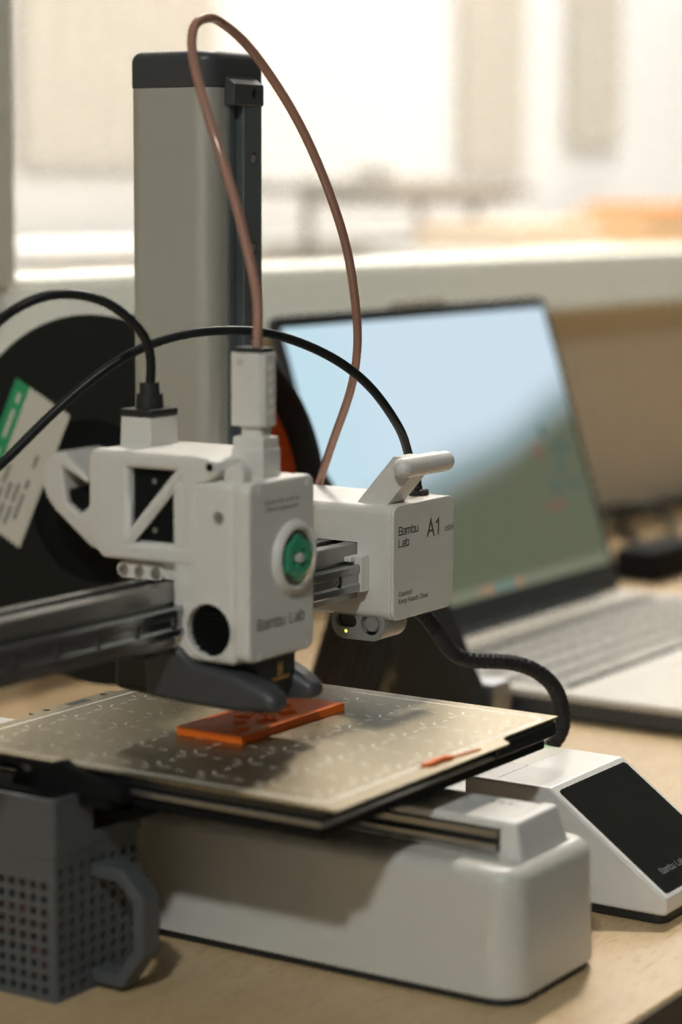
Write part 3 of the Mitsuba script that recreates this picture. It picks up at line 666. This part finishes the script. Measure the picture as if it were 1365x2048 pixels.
for i in range(46):
    c = np.array([rng.uniform(-21, 14), rng.uniform(157, 228), rng.uniform(7, 24)])
    pts = [c]
    for _ in range(5):
        pts.append(pts[-1] + rng.uniform(-4.0, 4.0, 3))
    pts = np.array(pts); pts[:, 0] = np.clip(pts[:, 0], -22.5, 20); pts[:, 1] = np.clip(pts[:, 1], 156.5, 231); pts[:, 2] = np.clip(pts[:, 2], 4, 30)
    scr.append(tube(pts + rng.uniform(-.2, .2, pts.shape), 1.2, 6, 3))
k = obj('filament_scraps', join(*scr), M['orange_plastic'], True)
tag(k, 'tangle of orange filament scraps seen through the holes of the grey bin', 'plastic scraps', kind='stuff')

# ------------------------------------------------------------------ filament spool on its stand
SP = 'filament_spool'
cy, cz = 370.0, 146.0
def flange(xa, xb):
    return lathe([(43, xa), (96.2, xa), (98, xa + .9), (98, xb - .9), (96.2, xb), (43, xb), (43, xa)], (0, cy, cz), (1, 0, 0), 120)
obj(SP + '__near_flange', flange(268, 271.6), M['spool_black'])
obj(SP + '__far_flange', flange(338, 341.6), M['spool_black'])
obj(SP + '__hub', lathe([(27, 269.4), (43.4, 269.4), (43.4, 340), (27, 340), (27, 269.4)], (0, cy, cz), (1, 0, 0), 80), M['black_matte'])
obj(SP + '__filament', lathe([(43, 272), (78, 272), (78.6, 276), (79, 300), (80.6, 330), (82, 337.8), (43, 337.8)], (0, cy, cz), (1, 0, 0), 120), M['orange_filament'], 40)
# its paper label, tilted, on the near flange (reading direction runs down to the left in the photo)
la = np.array([0, -34.4, -17.0]); la /= np.linalg.norm(la)          # along the short top edge, from the green band outward
lb = np.array([0, la[2], -la[1]]); lb = lb if lb[2] < 0 else -lb       # down the label
lo = np.array([267.95, 422.0, 208.6])
def lab_rect(a0, a1, b0, b1, t, mat, key):
    m = extr(rrect(a0, a1, b0, b1, .6), 'z', 0, t)
    # local x = la, local y = lb ; face towards -x
    n = np.cross(la, lb)
    mm = tm(m)
    Mx = np.eye(4); Mx[:3, 0], Mx[:3, 1], Mx[:3, 2], Mx[:3, 3] = la, lb, n, lo - n * (t if n[0] > 0 else 0)
    mm.apply_transform(Mx)
    if np.linalg.det(Mx[:3, :3]) < 0: mm.invert()
    obj(key, mm, M[mat], False)
lab_rect(0, 41, 0, 82, .12, 'label_paper', SP + '__label')
lab_rect(0, 10.5, 0, 82, .2, 'green_print', SP + '__label__band')
for a, b0, b1 in ((4.6, 6, 12), (4.6, 16, 33), (4.2, 40, 45)):
    lab_rect(a, a + 2.4, b0, b1, .26, 'label_paper', SP + '__label__band_print')
for a, segs in ((15, ((44, 56), (58, 70))), (20, ((52, 63), (65, 76))), (25, ((50, 62), (64, 76))), (30, ((30, 38), (45, 51), (54, 70)))):
    for b0, b1 in segs:
        lab_rect(a, a + 2.0, b0, b1, .2, 'print_grey', SP + '__label__text_line')
tag(SP, 'black spool of orange filament with a green and white label behind the printer', 'filament spool')

SD = 'spool_stand'
arm = Polygon([(374.5, 172.5), (377.6, 166), (378, 157), (375.5, 151), (370, 145), (347, 128), (341, 126.5), (338, 131), (337, 150), (339, 156), (344.5, 160.5), (356, 168.7), (363, 174.6), (369, 175.4)])
ah = Polygon([(364.4, 166.5), (352, 161), (344.4, 156.5), (344.4, 152), (354, 144.8), (362, 150)])
ah2 = Polygon([(341.5, 147), (340, 147), (340, 134), (341.5, 136)])
obj(SD + '__cradle', extr(arm.buffer(-2).buffer(2) - ah.buffer(.6) - ah2, 'x', 236, 272, 1.6), M['white_plastic'], 45)
labels[SD + '__cradle'] = {'label': 'white curved cradle with openings in the spool centre'}
obj(SD + '__axle', join(cyl((240, cy - 12, cz), (452, cy - 12, cz), 11), cyl((262, cy, cz), (346, cy, cz), 26.5)), M['black_matte'])
def leg(pts, xa, xb, key):
    obj(key, extr(Polygon(pts), 'x', xa, xb, 1.0), M['black_plastic'])
l1 = [(352, 0), (304, 0), (279, 66), (290, 86), (326, 76)]
l2 = [(216, 0), (280, 0), (284, 62), (280, 84), (256, 78)]
leg(l1, 430, 444, SD + '__leg')
leg(l2, 428, 444, SD + '__leg')
for i in range(8):
    f = (i + .5) / 8
    a = np.array([302 + f * 48, 2]); b = np.array([280 + f * 44, 74])
    obj(SD + '__leg_rib', extr(LineString([a, b]).buffer(1.3, cap_style=2), 'x', 428.6, 431), M['black_plastic'])
obj(SD + '__post', extr(Polygon([(276, 60), (318, 60), (374, 134), (374, 160), (346, 160), (340, 146)]), 'x', 432, 446, 1.5), M['black_plastic'])
obj(SD + '__leg_pad', join(rbox(426, 450, 342, 358, 0, 7, 2), rbox(424, 450, 210, 224, 0, 7, 2)), M['black_rubber'])
tag(SD, 'black spool stand with splayed ribbed legs and white cradle behind the printer', 'stand')

# ------------------------------------------------------------------ laptop
LT = 'laptop'
LX, LY, LW, LD = 519.9, 362.5, 357.0, 244.0
basep = extr(rrect(LX, LX + LW, LY - LD, LY, 7), 'z', 11.6, 16.2, 1.2)
kx0, ky1 = LX + 15, LY - 22
basep = basep - rbox(kx0 - 2, kx0 + 15 * 19.1 + 22 + 18, ky1 - 6 * 18.9 - 2, ky1 + 2, 15.0, 20, .8)
obj(LT + '__base', basep, M['laptop_silver'])
obj(LT + '__keyboard_tray', rbox(kx0 - 1.6, kx0 + 15 * 19.1 + 39.6, ky1 - 6 * 18.9 - 1.6, ky1 + 1.6, 14.4, 15.1, .2), M['laptop_dark'])
under = extr(rrect(LX + .6, LX + LW - .6, LY - LD + .6, LY - .6, 7), 'z', 1.6, 12.4, 1.0)
for y, w, h in ((LY - 60, 14, 5), (LY - 84, 9, 4), (LY - 108, 6, 4.6)):
    under = under - rbox(LX - 3, LX + 6, y - w / 2, y + w / 2, 7.0 - h / 2, 7.0 + h / 2, 1)
obj(LT + '__underside', under, M['laptop_dark'])
obj(LT + '__rubber_foot', join(rbox(LX + 20, LX + LW - 20, LY - LD + 12, LY - LD + 20, 0, 2, .4), rbox(LX + 20, LX + LW - 20, LY - 20, LY - 12, 0, 2, .4)), M['black_rubber'])
for row in range(6):
    y = ky1 - 18.9 * row
    hgt = 12.5 if row == 0 else 16.2
    x = kx0
    widths = [16.2 * f + 3.1 * (f - 1) for f in ({0: [1] * 17, 1: [1] * 15 + [2], 2: [1.5] + [1] * 13 + [1.5, 1], 3: [1.75] + [1] * 12 + [2.25, 1], 4: [2.25] + [1] * 11 + [1.75, 1, 1], 5: [1, 1, 1, 1.25, 6, 1, 1, 1, 1, 1.75]}[row])]
    for w in widths:
        k = obj(LT + '__key', rbox(x, x + w, y - hgt, y, 14.6, 17.0, .5, 8), M['key_grey'])
        x += w + 3.1
obj(LT + '__trackpad', rbox(LX + 120, LX + 240, LY - LD + 14, LY - LD + 92, 15.4, 16.4, .3), M['laptop_silver'])
tilt = math.radians(72.2)
LO = np.array([LX, LY, 16.2]); LU = np.array([0, math.cos(tilt), math.sin(tilt)])
LH = 225.0
lid = place(extr(rrect(0, LW, 0, LH, 6), 'z', -5.2, 0, 1.2), LO, EX, LU)
obj(LT + '__lid', lid, M['laptop_dark'])
obj(LT + '__camera_bump', place(extr(rrect(LW / 2 - 36, LW / 2 + 36, LH - 4, LH + 4.5, 3), 'z', -4.5, -.2, .8), LO, EX, LU), M['laptop_silver'])
obj(LT + '__hinge', cyl((LX + 40, LY + 1.5, 15.6), (LX + LW - 40, LY + 1.5, 15.6), 4.4), M['laptop_dark'])
SW0, SW1, SH0, SH1 = 7.0, LW - 7, 21.0, LH - 8
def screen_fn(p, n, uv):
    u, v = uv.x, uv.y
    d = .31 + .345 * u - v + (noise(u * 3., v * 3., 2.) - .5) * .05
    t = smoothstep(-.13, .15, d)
    c = mix(mi.Color3f(.60, .74, .84), mi.Color3f(.105, .118, .075), t)  # pale blue area: a room reflection painted into the screen emission
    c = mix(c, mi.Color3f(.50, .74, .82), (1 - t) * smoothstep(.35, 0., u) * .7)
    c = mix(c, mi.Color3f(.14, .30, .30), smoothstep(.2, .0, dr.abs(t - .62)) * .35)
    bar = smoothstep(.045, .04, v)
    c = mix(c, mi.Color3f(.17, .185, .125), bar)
    # desktop icons near the right edge, taskbar icons along the bottom
    iu, iv = u * 24, v * 14
    fu, fv = iu - dr.floor(iu), iv - dr.floor(iv)
    cell = cell_rand(dr.floor(iu), dr.floor(iv), 5.)
    on = dr.select((dr.abs(fu - .5) < .28) & (dr.abs(fv - .5) < .3) & (u > .79) & (u < .96) & (v > .24) & (v < .56) & (cell > .35), 1., 0.)
    ic = mix(mi.Color3f(.03, .09, .10), mi.Color3f(.25, .06, .05), smoothstep(.78, .8, cell))
    c = mix(c, ic, on * .75)
    tk = dr.select((v > .008) & (v < .036) & (u > .44) & (u < .64) & (fu > .25) & (fu < .75), 1., 0.)
    tc = mix(mi.Color3f(.06, .22, .26), mi.Color3f(.5, .2, .12), smoothstep(.6, .62, cell_rand(dr.floor(iu), 3., 9.)))
    return mix(c, tc, tk * .7)
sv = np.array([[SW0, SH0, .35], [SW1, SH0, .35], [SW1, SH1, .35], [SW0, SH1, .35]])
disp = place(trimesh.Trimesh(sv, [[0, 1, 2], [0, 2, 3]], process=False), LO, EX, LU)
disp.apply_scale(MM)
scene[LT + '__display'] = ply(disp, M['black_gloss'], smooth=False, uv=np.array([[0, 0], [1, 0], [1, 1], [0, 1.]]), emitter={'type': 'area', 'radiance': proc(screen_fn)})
tag(LT, 'open silver laptop with a lit screen and a pale blue reflection painted on it behind the printer', 'laptop')

UP_ = 'usb_plug'
obj(UP_ + '__connector', rbox(510, 521.5, 256, 268, 4.6, 9.4, .4), M['screw_steel'])
obj(UP_ + '__grip', rbox(488, 511, 252, 272, .3, 22.6, 3.2), M['laptop_dark'])
for i in range(7):
    obj(UP_ + '__rib', rbox(489.4 + 2.9 * i, 491.1 + 2.9 * i, 251.4, 272.6, 2.2, 23.2, 1.8), M['screw_steel'])
tag(UP_, 'small ribbed metallic plug in the side of the laptop', 'plug')

# cables and adapter on the desk behind the laptop
tag(obj('desk_cable', tube([(1500, 572, 4.6), (1400, 580, 4.6), (1308, 576, 5), (1241, 545, 8), (1165, 490, 5), (1105, 452, 6), (1090, 425, 13)], 4.4, 10, 8), M['cable_black'], True), 'black cable running into the black adapter behind the laptop', 'cable')
tag(obj('desk_cable_001', tube([(900, 470, 4.6), (1000, 540, 4.6), (1120, 572, 6), (1200, 562, 12), (1262, 548, 20), (1268, 520, 18), (1240, 492, 10), (1195, 466, 5), (1150, 430, 4.6), (1160, 390, 4.6), (1250, 360, 4.6), (1400, 380, 4.6)], 4.2, 10, 8), M['cable_black'], True), 'black cable arching over the other cable behind the laptop', 'cable')
obj('power_adapter__body', rbox(1000, 1088, 392, 432, 0.05, 26, 5), M['black_matte'])
obj('power_adapter__strain_relief', lathe([(0, 0), (6, 0), (4, 16), (0, 16)], (1087, 424, 13), (1, 0, 0)), M['black_rubber'])
tag('power_adapter', 'black power adapter lying on the desk behind the laptop', 'power adapter')
